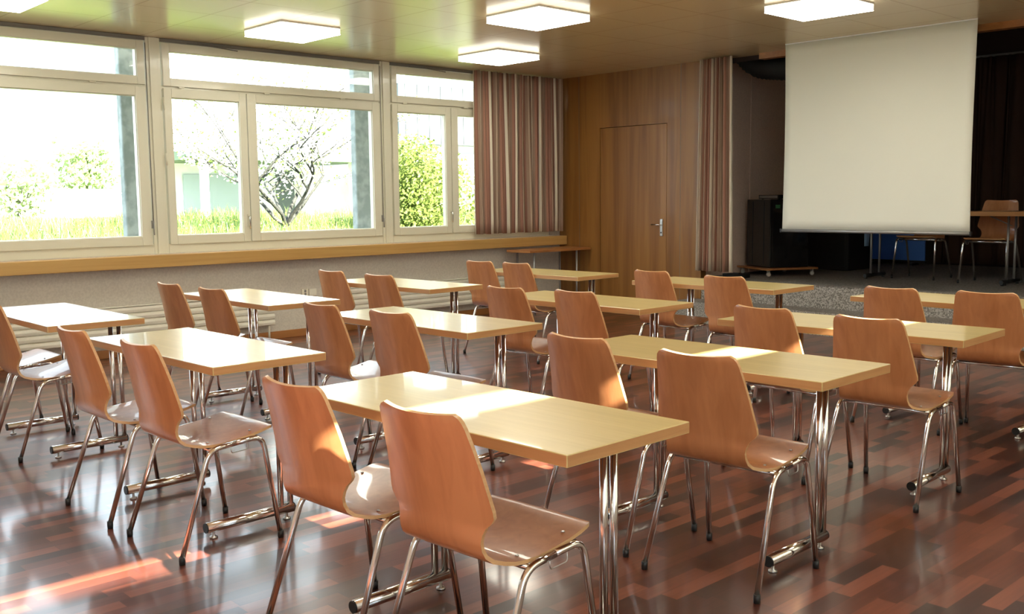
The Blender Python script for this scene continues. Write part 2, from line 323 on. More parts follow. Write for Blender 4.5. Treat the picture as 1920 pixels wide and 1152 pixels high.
# ------------------------------------------------------------------ windows
def rect_ring(mb, x0, x1, ya, yb, za, zb, t, tb=None, tt=None, mi=0):
    tb = t if tb is None else tb; tt = t if tt is None else tt
    mb.box(x0, x1, ya, ya + t, za, zb, mi).box(x0, x1, yb - t, yb, za, zb, mi)
    mb.box(x0, x1, ya + t, yb - t, za, za + tb, mi).box(x0, x1, ya + t, yb - t, zb - tt, zb, mi)
def window(i, y0):
    w_ = struct(empty('window_%d' % i, (WX, y0, .9)))
    Z = lambda z: z - .9
    # fixed frame with the posts either side and the rails
    f = MB(); f.box(-.12, -.018, -.135, .0, 0, 1.925).box(-.12, -.018, 2.40, 2.405, 0, 1.925)
    f.box(-.12, -.016, 0, 2.4, 0, Z(.985)).box(-.12, -.016, 0, 2.4, Z(2.79), Z(2.822)).box(-.12, -.03, 0, 2.4, Z(2.375), Z(2.41))
    f.box(-.018, -.006, -.105, -.03, 0, 1.925)
    f.build('window_frame', MAT['frame_paint'], w_, bevel=.004)
    MB().box(-.03, -.004, 0, 2.4, Z(2.793), Z(2.824)).build('curtain_rail', MAT['dark_grey'], w_)
    # transom sash
    def sash(ya, yb, za, zb, t, name, tb=None, tt=None):
        s = MB(); rect_ring(s, -.065, -.004, ya, yb, Z(za), Z(zb), t, tb, tt)
        rect_ring(s, -.075, -.018, ya + t - .004, yb - t + .004, Z(za) + (tb or t) - .004, Z(zb) - (tt or t) + .004, .010)
        so = s.build(name, MAT['frame_paint'], w_, bevel=.003)
        MB().box(-.050, -.044, ya + t, yb - t, Z(za) + (tb or t), Z(zb) - (tt or t)).build('glass_pane', MAT['glass'], so)
        return so
    ts = sash(.0 + .012, 2.388, 2.405, 2.786, .07, 'transom_sash')
    s1 = sash(.012, .826, .978, 2.385, .072, 'casement_sash', .08, .08)
    s3 = sash(.836, 2.388, .978, 2.385, .095, 'casement_sash', .08, .08)
    # catches along the transom, hinges at the left, handles
    for y in (.18, 1.05, 1.92):
        MB().box(-.006, .006, y - .03, y + .03, Z(2.392), Z(2.404)).build('catch', MAT['frame_paint'], ts, bevel=.003)
    k = MB().tube([(-.002, .25, Z(2.80)), (.012, .45, Z(2.795)), (.012, .75, Z(2.775))], .005, 6).tube([(.0, .35, Z(2.806)), (.010, .62, Z(2.802))], .004, 6)
    k.build('stay', MAT['dark_grey'], ts)
    for z in (1.75, 2.25):
        MB().cyl((.002, .006, Z(z) - .055), .008, .11, 8).build('hinge', MAT['frame_paint'], s1)
    hb = MB().box(-.004, .004, .79, .815, Z(1.12), Z(1.24)).build('handle_plate', MAT['frame_paint'], s1, bevel=.003)
    MB().tube(rounded([(.002, .802, Z(1.215)), (.035, .802, Z(1.215)), (.035, .800, Z(1.10))], .012), .0075, 8).build('window_handle', MAT['chrome'], s1)
    MB().box(-.004, .010, 2.378, 2.400, Z(1.13), Z(1.20)).tube([(.012, 2.389, Z(1.175)), (.022, 2.389, Z(1.165)), (.020, 2.392, Z(1.07))], .0055, 8).build('window_handle', MAT['grey_metal'], s3)
    MB().tube([(.002, 2.397, Z(1.2)), (.002, 2.397, Z(2.77))], .004, 6).build('lock_rod', MAT['dark_grey'], s3)
for i, b_ in enumerate(BAYS): window(i + 1, b_)
# slit pane, and a side window added for daylight, in the right wall (outside the view)
w5 = struct(empty('window_5', (RX + .015, 1, 0)))
MB().box(-.003, .003, -.25, 3.9, 2.665, 2.775).build('glass_pane', MAT['glass'], w5)
tl_ = bpy.data.materials.new('fill_blind_cloth'); tl_.use_nodes = True; N = tl_.node_tree.nodes; L = tl_.node_tree.links
tb = N.new('ShaderNodeBsdfTranslucent'); tb.inputs[0].default_value = (.33, .33, .30, 1); mx = N.new('ShaderNodeMixShader'); mx.inputs[0].default_value = .6
L.new(N['Principled BSDF'].outputs[0], mx.inputs[1]); L.new(tb.outputs[0], mx.inputs[2]); L.new(mx.outputs[0], N['Material Output'].inputs['Surface'])
tag(MB().box(RX - .004, RX - .002, .82, 6.64, .88, 2.62).build('fill_blind', tl_), 'unseen cream blind added in the right wall as soft fill light', 'blind')  # translucent blind, unseen, added as soft fill from the right
w6 = struct(empty('window_6', (RX + .015, -.4, 0)))
MB().box(-.003, .003, -1.0, 1.15, .9, 2.775).build('glass_pane', MAT['glass'], w6)
# concrete pillars outside, one beyond each mullion
for (ya, yb), lb in zip([(-1.35, -1.05), (1.27, 1.57), (3.83, 4.13), (6.43, 6.73), (8.9, 9.2)],
        ['', '', 'grey concrete pillar outside, right of the leftmost window', 'grey concrete pillar outside, right of the window showing the blossoming tree', '']):
    if lb: tag(MB().box(-9.44, -9.34, ya, yb, -.5, 3.3).build('concrete_pillar', MAT['concrete'], bevel=.015), lb, 'pillar', 'concrete pillars outside the windows')

# ------------------------------------------------------------------ radiators, socket, corner table
def radiator(y0, y1, label):
    r = tag(empty('radiator', (WX + .07, (y0 + y1) / 2, .15)), label, 'radiator', 'radiators under the windows')
    hw = (y1 - y0) / 2; n = 5; hh = .30 / n; s = MB()
    for k in range(n):
        z = k * hh
        pr = [(.012, z), (.030, z + .008), (.034, z + hh * .5), (.030, z + hh - .008), (.012, z + hh - .002)]
        for a, b2 in zip(pr, pr[1:]):
            s.add([(a[0], -hw, a[1]), (a[0], hw, a[1]), (b2[0], hw, b2[1]), (b2[0], -hw, b2[1])], [(0, 1, 2, 3)])
    s.box(-.020, .014, -hw, hw, 0, .298)
    s.build('slat_panel', MAT['radiator'], r)
    s = MB().box(-.022, .034, -hw, hw, .3, .308); s.build('top_cover', MAT['radiator'], r, bevel=.002)
    for y in (-hw + .3, hw - .3): MB().box(-.0695, -.018, y - .02, y + .02, .05, .27).build('bracket', MAT['radiator'], r)
    MB().cyl((0, hw - .05, -.149), .010, .15, 10).build('pipe', MAT['radiator'], r)
radiator(2.0, 4.99, 'long low cream radiator under the window left of the wall socket')
radiator(5.75, 8.1, 'low cream radiator under the curtained window near the front corner')
so = tag(empty('wall_socket', (WX + .001, 5.43, .40)), 'small cream double wall socket on the wall between the radiators', 'socket')
MB().box(0, .014, -.07, .0, 0, .075).box(0, .010, .012, .10, .0, .070).build('cover_plate', MAT['plug'], so, bevel=.003)
for z in (.022, .052): MB().cyl((.0138, -.035, z), .012, .002, 12, axis='x').build('socket_hole', MAT['grey_metal'], so)
t = tag(empty('corner_table', (-8.46, 8.58, 0)), 'narrow red-brown side table under the sill in the front left corner', 'table')
MB().box(-.20, .20, -.52, .52, .732, .760).build('tabletop', MAT['brown_wood'], t, bevel=.003)
for sx in (-.12, .165):
    for sy in (-.42, .30): MB().cyl((sx, sy, 0), .013, .732, 12).build('leg', MAT['grey_metal'], t)

# ------------------------------------------------------------------ ceiling lamps
def lamp():
    l = empty('ceiling_lamp', (0, 0, CZ))
    f = MB(); rect_ring_z = lambda a, b2, z0, z1: None
    f.box(-.302, .302, -.287, .287, -.012, -.001); f.build('lamp_housing', MAT['lamp_frame'], l)
    MB().box(-.30, .30, -.285, .285, -.062, -.0585).build('diffuser', MAT['diffuser'], l)
    r_ = MB(); r_.box(-.30, .30, -.285, -.276, -.058, -.013).box(-.30, .30, .276, .285, -.058, -.013).box(-.30, -.291, -.276, .276, -.058, -.013).box(.291, .30, -.276, .276, -.058, -.013)
    r_.build('side_panel', MAT['lamp_side'], l)
    return l
lspec = [(-7.65, 4.65, 'square glowing ceiling lamp in front of the middle window, left of two others'), (-5.84, 5.81, 'square glowing ceiling lamp nearest the top centre of the photo'),
         (-7.68, 7.07, 'square glowing ceiling lamp nearest the striped window curtain'), (-4.13, 7.16, 'square glowing ceiling lamp above and left of the projection screen'),
         (-7.70, 2.28, 'square glowing ceiling lamp cut off at the top left corner')]
L0 = lamp()
for i, (x, y, lb) in enumerate(lspec + [(-5.84, 3.35, 'square ceiling lamp outside the photo, above the middle column of tables'), (-4.13, 4.65, 'square ceiling lamp outside the photo, over the third middle table'),
        (-2.3, 5.81, 'square ceiling lamp outside the photo, over the farthest right-hand table'), (-2.3, 2.2, 'square ceiling lamp outside the photo, over the nearest table'), (-4.13, .2, 'square ceiling lamp outside the photo, behind the middle column'),
        (-.6, 4.65, 'square ceiling lamp outside the photo, nearest the right wall'), (-2.2, 7.2, 'square ceiling lamp, unseen, added before the stage to brighten it')]):  # the last lamp is unseen, added to brighten the stage side wall
    l = L0 if i == 0 else copy_tree(L0)
    l.location = (x, y, CZ); tag(l, lb or 'square ceiling lamp outside the photo', 'lamp', 'square ceiling lamps')

# ------------------------------------------------------------------ curtains
def curtain(name, p0, p1, z0, z1, n, amp, mat, wav=0.0, seed=1, top_scale=1.0, gather=0.0, res=9):
    """Pleated cloth hanging between two plan points; slack folds, own thickness."""
    rnd = random.Random(seed); P0 = Vector((*p0, 0)); P1 = Vector((*p1, 0)); D = P1 - P0; nrm = Vector((-D.y, D.x, 0)).normalized()
    cols = n * res; rows = 14
    ph = [rnd.uniform(.7, 1.3) for _ in range(n + 2)]; am = [rnd.uniform(.6, 1.25) for _ in range(n + 2)]
    tot = sum(ph[:n]); us = []; 
    for k in range(n):
        for q in range(res): us.append((sum(ph[:k]) + ph[k] * q / res) / tot)
    us.append(1.0); cols = len(us) - 1
    me = bpy.data.meshes.new(name); vs_ = []; uvs = []
    for r_ in range(rows + 1):
        t_ = r_ / rows; z = z1 + (z0 - z1) * t_; arc = 0; prev = None
        for ci, u in enumerate(us):
            k = min(ci // res, n - 1); q = (ci - k * res) / res
            a = amp * (am[k] * (1 - q) + am[k + 1] * q) * (1 - .35 * (1 - t_) * 1.0)
            off = a * math.sin(2 * PI * q) + wav * math.sin(3.1 * t_ + k * 1.7)
            uu = u + (.006 * math.sin(2.3 * k + 2.2 * t_)) * (1 if 0 < ci < cols else 0)
            uu = .5 + (uu - .5) * (1 + gather * (t_ - .5))
            p = P0 + D * uu + nrm * off; p.z = z + (.004 * math.sin(k * 2.1) if r_ == rows else 0)
            q3 = P0 + D * u + nrm * amp * am[k] * math.sin(2 * PI * q)
            if prev is not None: arc += (Vector((q3.x, q3.y, 0)) - prev).length
            prev = Vector((q3.x, q3.y, 0)); vs_.append(p); uvs.append((arc, z))
    fs_ = [(r_ * (cols + 1) + c_, r_ * (cols + 1) + c_ + 1, (r_ + 1) * (cols + 1) + c_ + 1, (r_ + 1) * (cols + 1) + c_) for r_ in range(rows) for c_ in range(cols)]
    me.from_pydata(vs_, [], fs_); ul = me.uv_layers.new(name='UVMap')
    for lp in me.loops: ul.data[lp.index].uv = uvs[lp.vertex_index]
    me.polygons.foreach_set('use_smooth', [True] * len(fs_)); me.materials.append(mat)
    o = bpy.data.objects.new(name, me); link(o)
    sm = o.modifiers.new('thickness', 'SOLIDIFY'); sm.thickness = .003; sm.offset = 0
    return o
tag(curtain('window_curtain', (-8.70, 7.62), (-8.70, 9.05), .955, 2.815, 15, .042, MAT['curtain'], seed=4, wav=.01), 'striped brown and cream curtain drawn over the window beside the front corner', 'curtain')
tag(curtain('stage_side_curtain', (-6.60, 8.99), (-6.15, 8.99), .555, 2.815, 7, .050, MAT['curtain'], seed=9, gather=.16), 'narrow striped brown and cream curtain gathered beside the stage opening', 'curtain')
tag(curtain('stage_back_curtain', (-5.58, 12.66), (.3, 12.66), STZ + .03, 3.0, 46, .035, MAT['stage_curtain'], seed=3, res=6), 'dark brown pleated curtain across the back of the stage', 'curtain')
tag(MB().box(SX0 + .1, .3, 12.70, 12.74, 3.0, 3.03).build('curtain_rail', MAT['grey_metal']), 'thin metal rail holding the dark curtain at the back of the stage', 'rail')

# ------------------------------------------------------------------ projection screen
ps = tag(empty('projection_screen', (-4.50, 8.78, 1.0)), 'large pale pull-down projection screen hanging in front of the stage', 'screen')
vs_, fs_ = [], []; nx, nz = 24, 20
for r_ in range(nz + 1):
    for c_ in range(nx + 1):
        u, v_ = c_ / nx, r_ / nz
        edge = .008 * math.sin(v_ * PI * 1.0) * (1 if u < .5 else -1) * abs(2 * u - 1) ** 6
        vs_.append((-.915 + 1.83 * u + edge, .006 * math.sin(u * 5 + v_ * 2) * math.sin(v_ * PI), .03 + v_ * 1.79))
for r_ in range(nz):
    for c_ in range(nx): a = r_ * (nx + 1) + c_; fs_.append((a, a + 1, a + nx + 2, a + nx + 1))
cl = MB().add(vs_, fs_, 0, True).build('screen_cloth', MAT['screen'], ps); sm = cl.modifiers.new('t', 'SOLIDIFY'); sm.thickness = .002
MB().tube([(-.925, 0, .018), (.925, 0, .018)], .016, 14).build('weight_bar', MAT['grey_metal'], ps)
for s in (-1, 1): MB().box(s * .925 - .006, s * .925 + .006, -.018, .018, .0, .036).build('end_cap', MAT['rubber'], ps)
MB().box(-.915, .915, -.006, .006, 1.818, 1.8265).build('hanging_strip', MAT['lamp_frame'], ps)

# ------------------------------------------------------------------ plywood chair
def shell_mesh(name):
    # centre line of the bent board: (y, z), half width, how far the side edges come forward
    st_ = [(-.262, .825, .135, .024), (-.260, .818, .151, .024), (-.257, .807, .160, .024), (-.252, .790, .1655, .025), (-.238, .74, .174, .027), (-.222, .68, .183, .029),
           (-.208, .62, .192, .030), (-.198, .575, .200, .030), (-.195, .558, .200, .030), (-.193, .545, .190, .028), (-.191, .530, .172, .024), (-.189, .512, .163, .018), (-.186, .490, .160, .012), (-.178, .468, .161, .008),
           (-.164, .448, .165, .004), (-.143, .434, .173, .001), (-.115, .426, .185, 0), (-.085, .422, .195, -.002), (-.05, .421, .199, -.004), (.0, .423, .201, -.006), (.06, .429, .202, -.006),
           (.12, .437, .201, -.006), (.17, .446, .200, -.004), (.20, .452, .197, -.003), (.215, .453, .192, -.002), (.226, .450, .180, -.002), (.231, .447, .160, -.002)]
    n = len(st_); nu = 14; th = .011; bm = bmesh.new(); G = []
    for i in range(n):
        y, z, w_, c_ = st_[i]; a = st_[max(i - 1, 0)]; b2 = st_[min(i + 1, n - 1)]
        t_ = Vector((0, b2[0] - a[0], b2[1] - a[1])).normalized(); nr = Vector((0, -t_.z, t_.y))   # towards the sitter
        row = []
        for side in (0, 1):
            rr = []
            for k in range(nu + 1):
                u = -1 + 2 * k / nu; p = Vector((u * w_, y, z)) + nr * (c_ * (u * u) + (th if side else 0))
                rr.append(bm.verts.new(p))
            row.append(rr)
        G.append(row)
    def face(vs4, mi, sm=True):
        f = bm.faces.new(vs4); f.material_index = mi; f.smooth = sm
    for i in range(n - 1):
        for k in range(nu):
            face((G[i][0][k], G[i][0][k + 1], G[i + 1][0][k + 1], G[i + 1][0][k]), 0)
            face((G[i][1][k], G[i + 1][1][k], G[i + 1][1][k + 1], G[i][1][k + 1]), 0)
        face((G[i][0][0], G[i + 1][0][0], G[i + 1][1][0], G[i][1][0]), 1); face((G[i][0][nu], G[i][1][nu], G[i + 1][1][nu], G[i + 1][0][nu]), 1)
    for k in range(nu):
        face((G[0][0][k], G[0][1][k], G[0][1][k + 1], G[0][0][k + 1]), 1); face((G[-1][0][k], G[-1][0][k + 1], G[-1][1][k + 1], G[-1][1][k]), 1)
    bmesh.ops.recalc_face_normals(bm, faces=bm.faces)
    es = [e for e in bm.edges if len(e.link_faces) == 2 and e.link_faces[0].material_index != e.link_faces[1].material_index]
    for e in es: e.smooth = False
    me = bpy.data.meshes.new(name); bm.to_mesh(me); bm.free(); me.materials.append(MAT['shell']); me.materials.append(MAT['ply_edge'])
    return me
def make_chair():
    c_ = empty('plywood_chair')
    sh = link(bpy.data.objects.new('seat_shell', shell_mesh('seat_shell')), c_)
    R_ = .0105
    for s in (-1, 1):
        side = rounded([(s * .232, -.205, .018), (s * .214, -.068, .412), (s * .210, .165, .430), (s * .228, .222, .018)], .05, 6)
        # split the side tube at the middle of the rail: rear and front leg
        mid = max(range(len(side) - 1), key=lambda i: (side[i + 1] - side[i]).length if abs(side[i].z - side[i + 1].z) < .05 else 0)
        M_ = (side[mid] + side[mid + 1]) / 2
        for nm, pth in (('rear', side[:mid + 1] + [M_]), ('front', [M_] + side[mid + 1:])):
            lg = MB().tube(pth, R_, 10).build('leg', MAT['chrome'], c_)
            ft = pth[0] if nm == 'rear' else pth[-1]
            MB().tube([(ft.x, ft.y, .0), (ft.x, ft.y, .014), (ft.x, ft.y, .030)], [.0115, .0125, .0122], 10).build('foot_cap', MAT['rubber'], lg)
            MB().cyl((ft.x, ft.y, .0), .0105, .006, 10).build('glide', MAT['clear_glide'], lg)
    fr_ = MB().tube([(-.214, -.045, .408), (.214, -.045, .408)], .0095, 10).tube([(-.211, .135, .420), (.211, .135, .420)], .0095, 10)
    fr_.build('seat_frame', MAT['chrome'], c_)
    for s in (-1, 1):
        MB().box(s * .175 - .025, s * .175 + .025, .118, .152, .424, .431).build('seat_pad', MAT['rubber'], c_)
        MB().box(s * .165 - .025, s * .165 + .025, -.060, -.030, .411, .419).build('seat_pad', MAT['rubber'], c_)
        for y, z in ((-.048, .4335), (.135, .4515)):
            MB().tube([(s * .165, y, z - .003), (s * .165, y, z)], [.006, .004], 8).build('screw', MAT['steel'], c_)
    MB().tube(rounded([(.214, .025, .415), (.216, .025, .385), (.216, .095, .389), (.214, .095, .418)], .010, 3), .0018, 6).build('link_hook', MAT['steel'], c_)
    return c_
GR = 'bent plywood chairs at the tables'
CH = make_chair(); first = True
rows = ['nearest', 'second nearest', 'third nearest', 'farthest']; cols = {'A': 'right-hand', 'B': 'middle', 'C': 'window-side'}
chairs = {  # x, y of the seat centre, turn in degrees
 'A1': [(-2.585, 1.755, 1.5), (-2.015, 1.785, 2.5)], 'A2': [(-2.628, 3.045, -1), (-2.047, 3.003, 3)], 'A3': [(-2.655, 4.380, -2), (-2.095, 4.332, -1)], 'A4': [(-2.675, 5.735, -2), (-2.185, 5.79, 4)],
 'B1': [(-4.385, 1.765, 1), (-3.760, 1.79, 1)], 'B2': [(-4.443, 3.04, 0), (-3.885, 3.07, 2)], 'B3': [(-4.430, 4.33, 1), (-3.930, 4.42, -1)], 'B4': [(-4.580, 5.93, -2), (-3.895, 5.84, 0)],
 'C1': [(-6.36, 1.87, 0), (-5.80, 1.86, -1)], 'C2': [(-6.365, 3.095, 1), (-5.785, 3.105, 2)], 'C3': [(-6.515, 4.45, 2), (-5.885, 4.44, 3)], 'C4': [(-6.48, 5.93, 2), (-6.035, 5.95, 0)]}
for key, pr in chairs.items():
    for s, (x, y, a) in zip(('left', 'right'), pr):
        c_ = CH if first else copy_tree(CH); first = False
        c_.location = (x, y, 0); c_.rotation_euler = (0, 0, math.radians(a))
        tag(c_, 'plywood chair, %s of the pair at the %s table in the %s column' % (s, rows[int(key[1]) - 1], cols[key[0]]), 'chair', GR)
for x, y, a, lb in ((-4.83, 10.62, 180, 'plywood chair on the stage, partly hidden behind the projection screen'), (-4.045, 10.44, 181, 'plywood chair on the stage whose backrest rises above the stage table')):
    c_ = copy_tree(CH); c_.location = (x, y, STZ); c_.rotation_euler = (0, 0, math.radians(a)); tag(c_, lb, 'chair', 'chairs behind the stage table')

# ------------------------------------------------------------------ tables
TL, TD, TZ = 1.222, .505, .74
def make_table():
    t_ = empty('classroom_table')
    b_ = MB().box(-TL / 2, TL / 2, -TD / 2, TD / 2, TZ - .033, TZ)
    b_.m = [1, 0, 1, 1, 1, 1]
    b_.build('tabletop', [MAT['top'], MAT['top_edge']], t_, bevel=.0025)
    for s in (-1, 1):
        x = s * .385
        ft = MB().tube([(x, -.195, .047), (x, .205, .047)], .0215, 16).build('foot', MAT['chrome'], t_)
        for y in (-.1965, .2065): MB().cyl((x, y - (.004 if y < 0 else 0), .047), .0205, .005, 16, axis='y').build('end_cap', MAT['rubber'], ft)
        for y in (-.165, .175):
            MB().tube([(x, y, .0), (x, y, .008), (x, y, .009), (x, y, .030)], [.017, .016, .006, .006], 12).build('glide', MAT['steel'], ft)
        for y in (.150, .196): MB().tube([(x, y, .05), (x, y, TZ - .038)], .0125, 14).build('column', MAT['chrome'], t_)
        MB().box(x - .03, x + .03, -.16, .225, TZ - .041, TZ - .034).build('mounting_plate', MAT['grey_metal'], t_)
    return t_
tabs = {'A1': (-2.262, 1.965, .02), 'A2': (-2.31, 3.252, .019), 'A3': (-2.378, 4.513, .04), 'A4': (-2.436, 5.97, -.04), 'B1': (-4.111, 1.977, .013), 'B2': (-4.132, 3.261, .015), 'B3': (-4.161, 4.55, .015), 'B4': (-4.227, 6.034, -.007),
        'C1': (-5.912, 1.997, -.009), 'C2': (-5.945, 3.277, -.011), 'C3': (-6.054, 4.561, .03), 'C4': (-5.998, 6.015, .015)}
T0 = make_table(); first = True
for key, (x, y, a) in tabs.items():
    t_ = T0 if first else copy_tree(T0); first = False
    t_.location = (x, y, 0); t_.rotation_euler = (0, 0, a)
    tag(t_, 'beech-topped table on chrome legs, %s one in the %s column' % (rows[int(key[1]) - 1], cols[key[0]]), 'table', 'beech-topped classroom tables')
# folding table on the stage
t_ = tag(empty('stage_table', (-4.48, 10.34, STZ)), 'long wood-topped folding table standing on the stage behind the screen', 'table')
MB().box(-.80, .98, -.24, .24, .680, .725).build('tabletop', MAT['top_edge'], t_, bevel=.003)
for x in (-.745, .665):
    MB().tube([(x, -.22, .035), (x, .22, .035)], .02, 12).build('foot', MAT['rubber'], t_)
    for y in (-.09, .10): MB().tube([(x, y, .04), (x, y, .68)], .012, 12).build('column', MAT['grey_metal'], t_)
    for y in (-.19, .19): MB().cyl((x, y, 0), .016, .02, 10).build('glide', MAT['rubber'], t_)
    s = -1 if x > 0 else 1
    MB().tube([(x, 0, .58), (x + s * .22, 0, .679)], .006, 8).build('brace', MAT['grey_metal'], t_)

# ------------------------------------------------------------------ things on the stage
rk = tag(empty('equipment_rack', (-6.31, 10.13, STZ), math.radians(-26)), 'black glass-fronted equipment rack on a wooden dolly beside the screen', 'rack')
MB().box(-.25, .25, -.25, .25, .095, .86).build('cabinet', MAT['black'], rk, bevel=.006)
MB().box(.2502, .256, -.22, .22, .13, .83).build('glass_door', MAT['black'], rk, bevel=.002)
MB().box(.2562, .2575, -.19, -.13, .76, .80).build('sticker', MAT['green_sticker'], rk)
for s in (-1, 1): MB().box(s * .12 - .003, s * .12 + .003, -.2535, -.2502, .12, .84).build('panel_joint', MAT['rubber'], rk)
dl = MB().box(-.33, .33, -.33, .33, .070, .092).build('dolly_board', MAT['brown_wood'], rk, bevel=.004)
for sx in (-1, 1):
    for sy in (-1, 1):
        cs = MB().cyl((sx * .28 - .01, sy * .28, .024), .024, .02, 14, axis='x').build('caster', MAT['clear_glide'], rk)
        MB().box(sx * .28 - .018, sx * .28 + .018, sy * .28 - .012, sy * .28 + .012, .046, .070).build('caster_fork', MAT['steel'], cs)
pl = tag(empty('disc_player', (-6.29, 10.14, STZ + .861), math.radians(-26)), 'flat dark disc player lying on top of the equipment rack', 'player')
MB().box(-.21, .21, -.15, .15, .004, .050).build('case', MAT['black'], pl, bevel=.003)
MB().box(-.19, .19, -.153, -.1502, .012, .042).build('front_panel', MAT['grey_metal'], pl)
for sx in (-.17, .17):
    for sy in (-.12, .12): MB().cyl((sx, sy, 0), .012, .004, 10).build('foot', MAT['rubber'], pl)
sp = tag(empty('loudspeaker', (-6.30, 11.35, STZ)), 'large black loudspeaker cabinet in the dark behind the screen', 'loudspeaker')
MB().box(-.38, .38, -.3, .3, 0, .78).build('cabinet', MAT['black_matt'], sp, bevel=.012)
MB().box(-.34, .34, -.306, -.3005, .05, .74).build('speaker_grille', MAT['rubber'], sp, bevel=.002)
cb = tag(empty('floor_box', (-6.38, 9.42, STZ)), 'low black floor box below the narrow striped stage curtain', 'box')
MB().box(-.13, .13, -.08, .08, 0, .045).build('case', MAT['black_matt'], cb, bevel=.006); MB().box(-.04, .04, -.01, .01, .045, .055).build('handle', MAT['rubber'], cb)
bl = tag(empty('blue_board', (-6.03, 12.48, STZ)), 'blue board standing at the back of the stage behind the screen', 'board')
MB().box(-.33, .39, -.012, .012, .06, 1.2).build('panel', MAT['blue'], bl, bevel=.002)
MB().box(-.34, .40, -.02, .02, .03, .06).build('bottom_rail', MAT['rubber'], bl)
for x in (-.28, .25): MB().box(x - .02, x + .02, -.10, .10, 0, .03).build('foot', MAT['rubber'], bl)
cloth = MB(); vs_ = []; 
for r_ in range(11):
    for c_ in range(7):
        y = -.09 + .03 * c_ * (1 - .05 * r_)
        if r_ < 2: vs_.append((.10 - .08 * r_, y, -.003))
        else: vs_.append((-.004 - .004 * math.sin(c_ * 1.9), y, -.003 + .048 * (r_ - 2)))
cloth.add([(x, y, -z) for x, y, z in vs_], [(r_ * 7 + c_, r_ * 7 + c_ + 1, (r_ + 1) * 7 + c_ + 1, (r_ + 1) * 7 + c_) for r_ in range(10) for c_ in range(6)], 0, True)
o = cloth.build('pale_blue_cloth', MAT['pale_blue'], loc=(-5.283, 10.30, STZ + .7265)); o.modifiers.new('t', 'SOLIDIFY').thickness = .002
tag(o, 'pale blue cloth strip hanging off the left end of the stage table', 'cloth')
# ribbed black air duct under the stage header
pth = rounded([(-6.40, 9.40, 3.02), (-6.20, 9.45, 2.74), (-5.75, 9.50, 2.68), (-4.9, 9.62, 2.60), (-4.0, 9.7, 2.6)], .22, 8)
dn = []; rr = []
for a, b2 in zip(pth, pth[1:]):
    n_ = max(1, int((b2 - a).length / .018))
    for k in range(n_): dn.append(a.lerp(b2, k / n_)); rr.append(.115 if len(rr) % 2 else .127)
tag(MB().tube(dn, rr, 18).build('air_duct', MAT['black_matt']), 'thick ribbed black duct under the ceiling beside the screen', 'duct')

# ------------------------------------------------------------------ outdoors
def gz(x, y):
    d = -x; z = .42 + (.33 * (d - 11) / 6 if d < 17 else .33 + .25 * min(1, (d - 17) / 12))
    return (z if d > 11 else .42 * max(0, (d - 9.3)) / 1.7) + .05 * math.sin(x * 1.3 + y * .9)
gx = [-9.2, -9.8, -10.4, -11, -12, -13, -14, -15, -16, -17, -19, -21, -24, -28, -34, -45, -80]; gy = [-6 + 1.5 * k for k in range(46)]
g_ = MB().add([(x, y, gz(x, y)) for x in gx for y in gy], [(i * 46 + k, i * 46 + k + 1, (i + 1) * 46 + k + 1, (i + 1) * 46 + k) for i in range(16) for k in range(45)], 0, True)
struct(g_.build('ground', MAT['soil']))
rnd = random.Random(5); gb = MB()
for i in range(42000):
    x = -11.5 - 10 * rnd.random() ** 1.4; y = (-x) * rnd.uniform(.24, .96) + rnd.uniform(-.4, .4); z = gz(x, y)
    h_ = rnd.uniform(.16, .40) * (1.25 if rnd.random() < .1 else 1); wd = rnd.uniform(.004, .010) * (1 + (-x - 11) * .05); a = rnd.uniform(0, PI); bx_, by_ = rnd.uniform(-.12, .12), rnd.uniform(-.12, .12)
    dx, dy = math.cos(a) * wd, math.sin(a) * wd
    gb.add([(x - dx, y - dy, z - .02), (x + dx, y + dy, z - .02), (x + dx * .7 + bx_ * .4, y + dy * .7 + by_ * .4, z + h_ * .6), (x - dx * .7 + bx_ * .4, y - dy * .7 + by_ * .4, z + h_ * .6), (x + bx_, y + by_, z + h_)],
           [(0, 1, 2, 3), (3, 2, 4)], 0 if rnd.random() < .6 else 1)
    if rnd.random() < .03:
        s_ = .018; p = (x + bx_, y + by_, z + h_); gb.add([(p[0] - s_, p[1], p[2]), (p[0], p[1] - s_, p[2]), (p[0] + s_, p[1], p[2]), (p[0], p[1] + s_, p[2]), (p[0], p[1], p[2] + s_)], [(0, 1, 4), (1, 2, 4), (2, 3, 4), (3, 0, 4)], 2)
o = gb.build('meadow_grass', [MAT['leaf2'], MAT['leaf3'], MAT['yellow']]); tag(o, 'tall green meadow grass with yellow flowers outside the windows', 'grass', kind='stuff')
def leafcloud(mb, c_, n, rad, size, mi, rnd, squash=1.0):
    for _ in range(n):
        while True:
            v = Vector((rnd.uniform(-1, 1), rnd.uniform(-1, 1), rnd.uniform(-1, 1)))
            if v.length < 1: break
        v = Vector((v.x, v.y, v.z * squash)) * rad + c_; a = Vector((rnd.gauss(0, 1), rnd.gauss(0, 1), rnd.gauss(0, 1))).normalized(); b2 = a.orthogonal().normalized(); a = a * size * rnd.uniform(.6, 1.3); b2 = b2 * size * rnd.uniform(.4, .8)
        mb.add([v - a, v - b2, v + a, v + b2], [(0, 1, 2, 3)], mi)
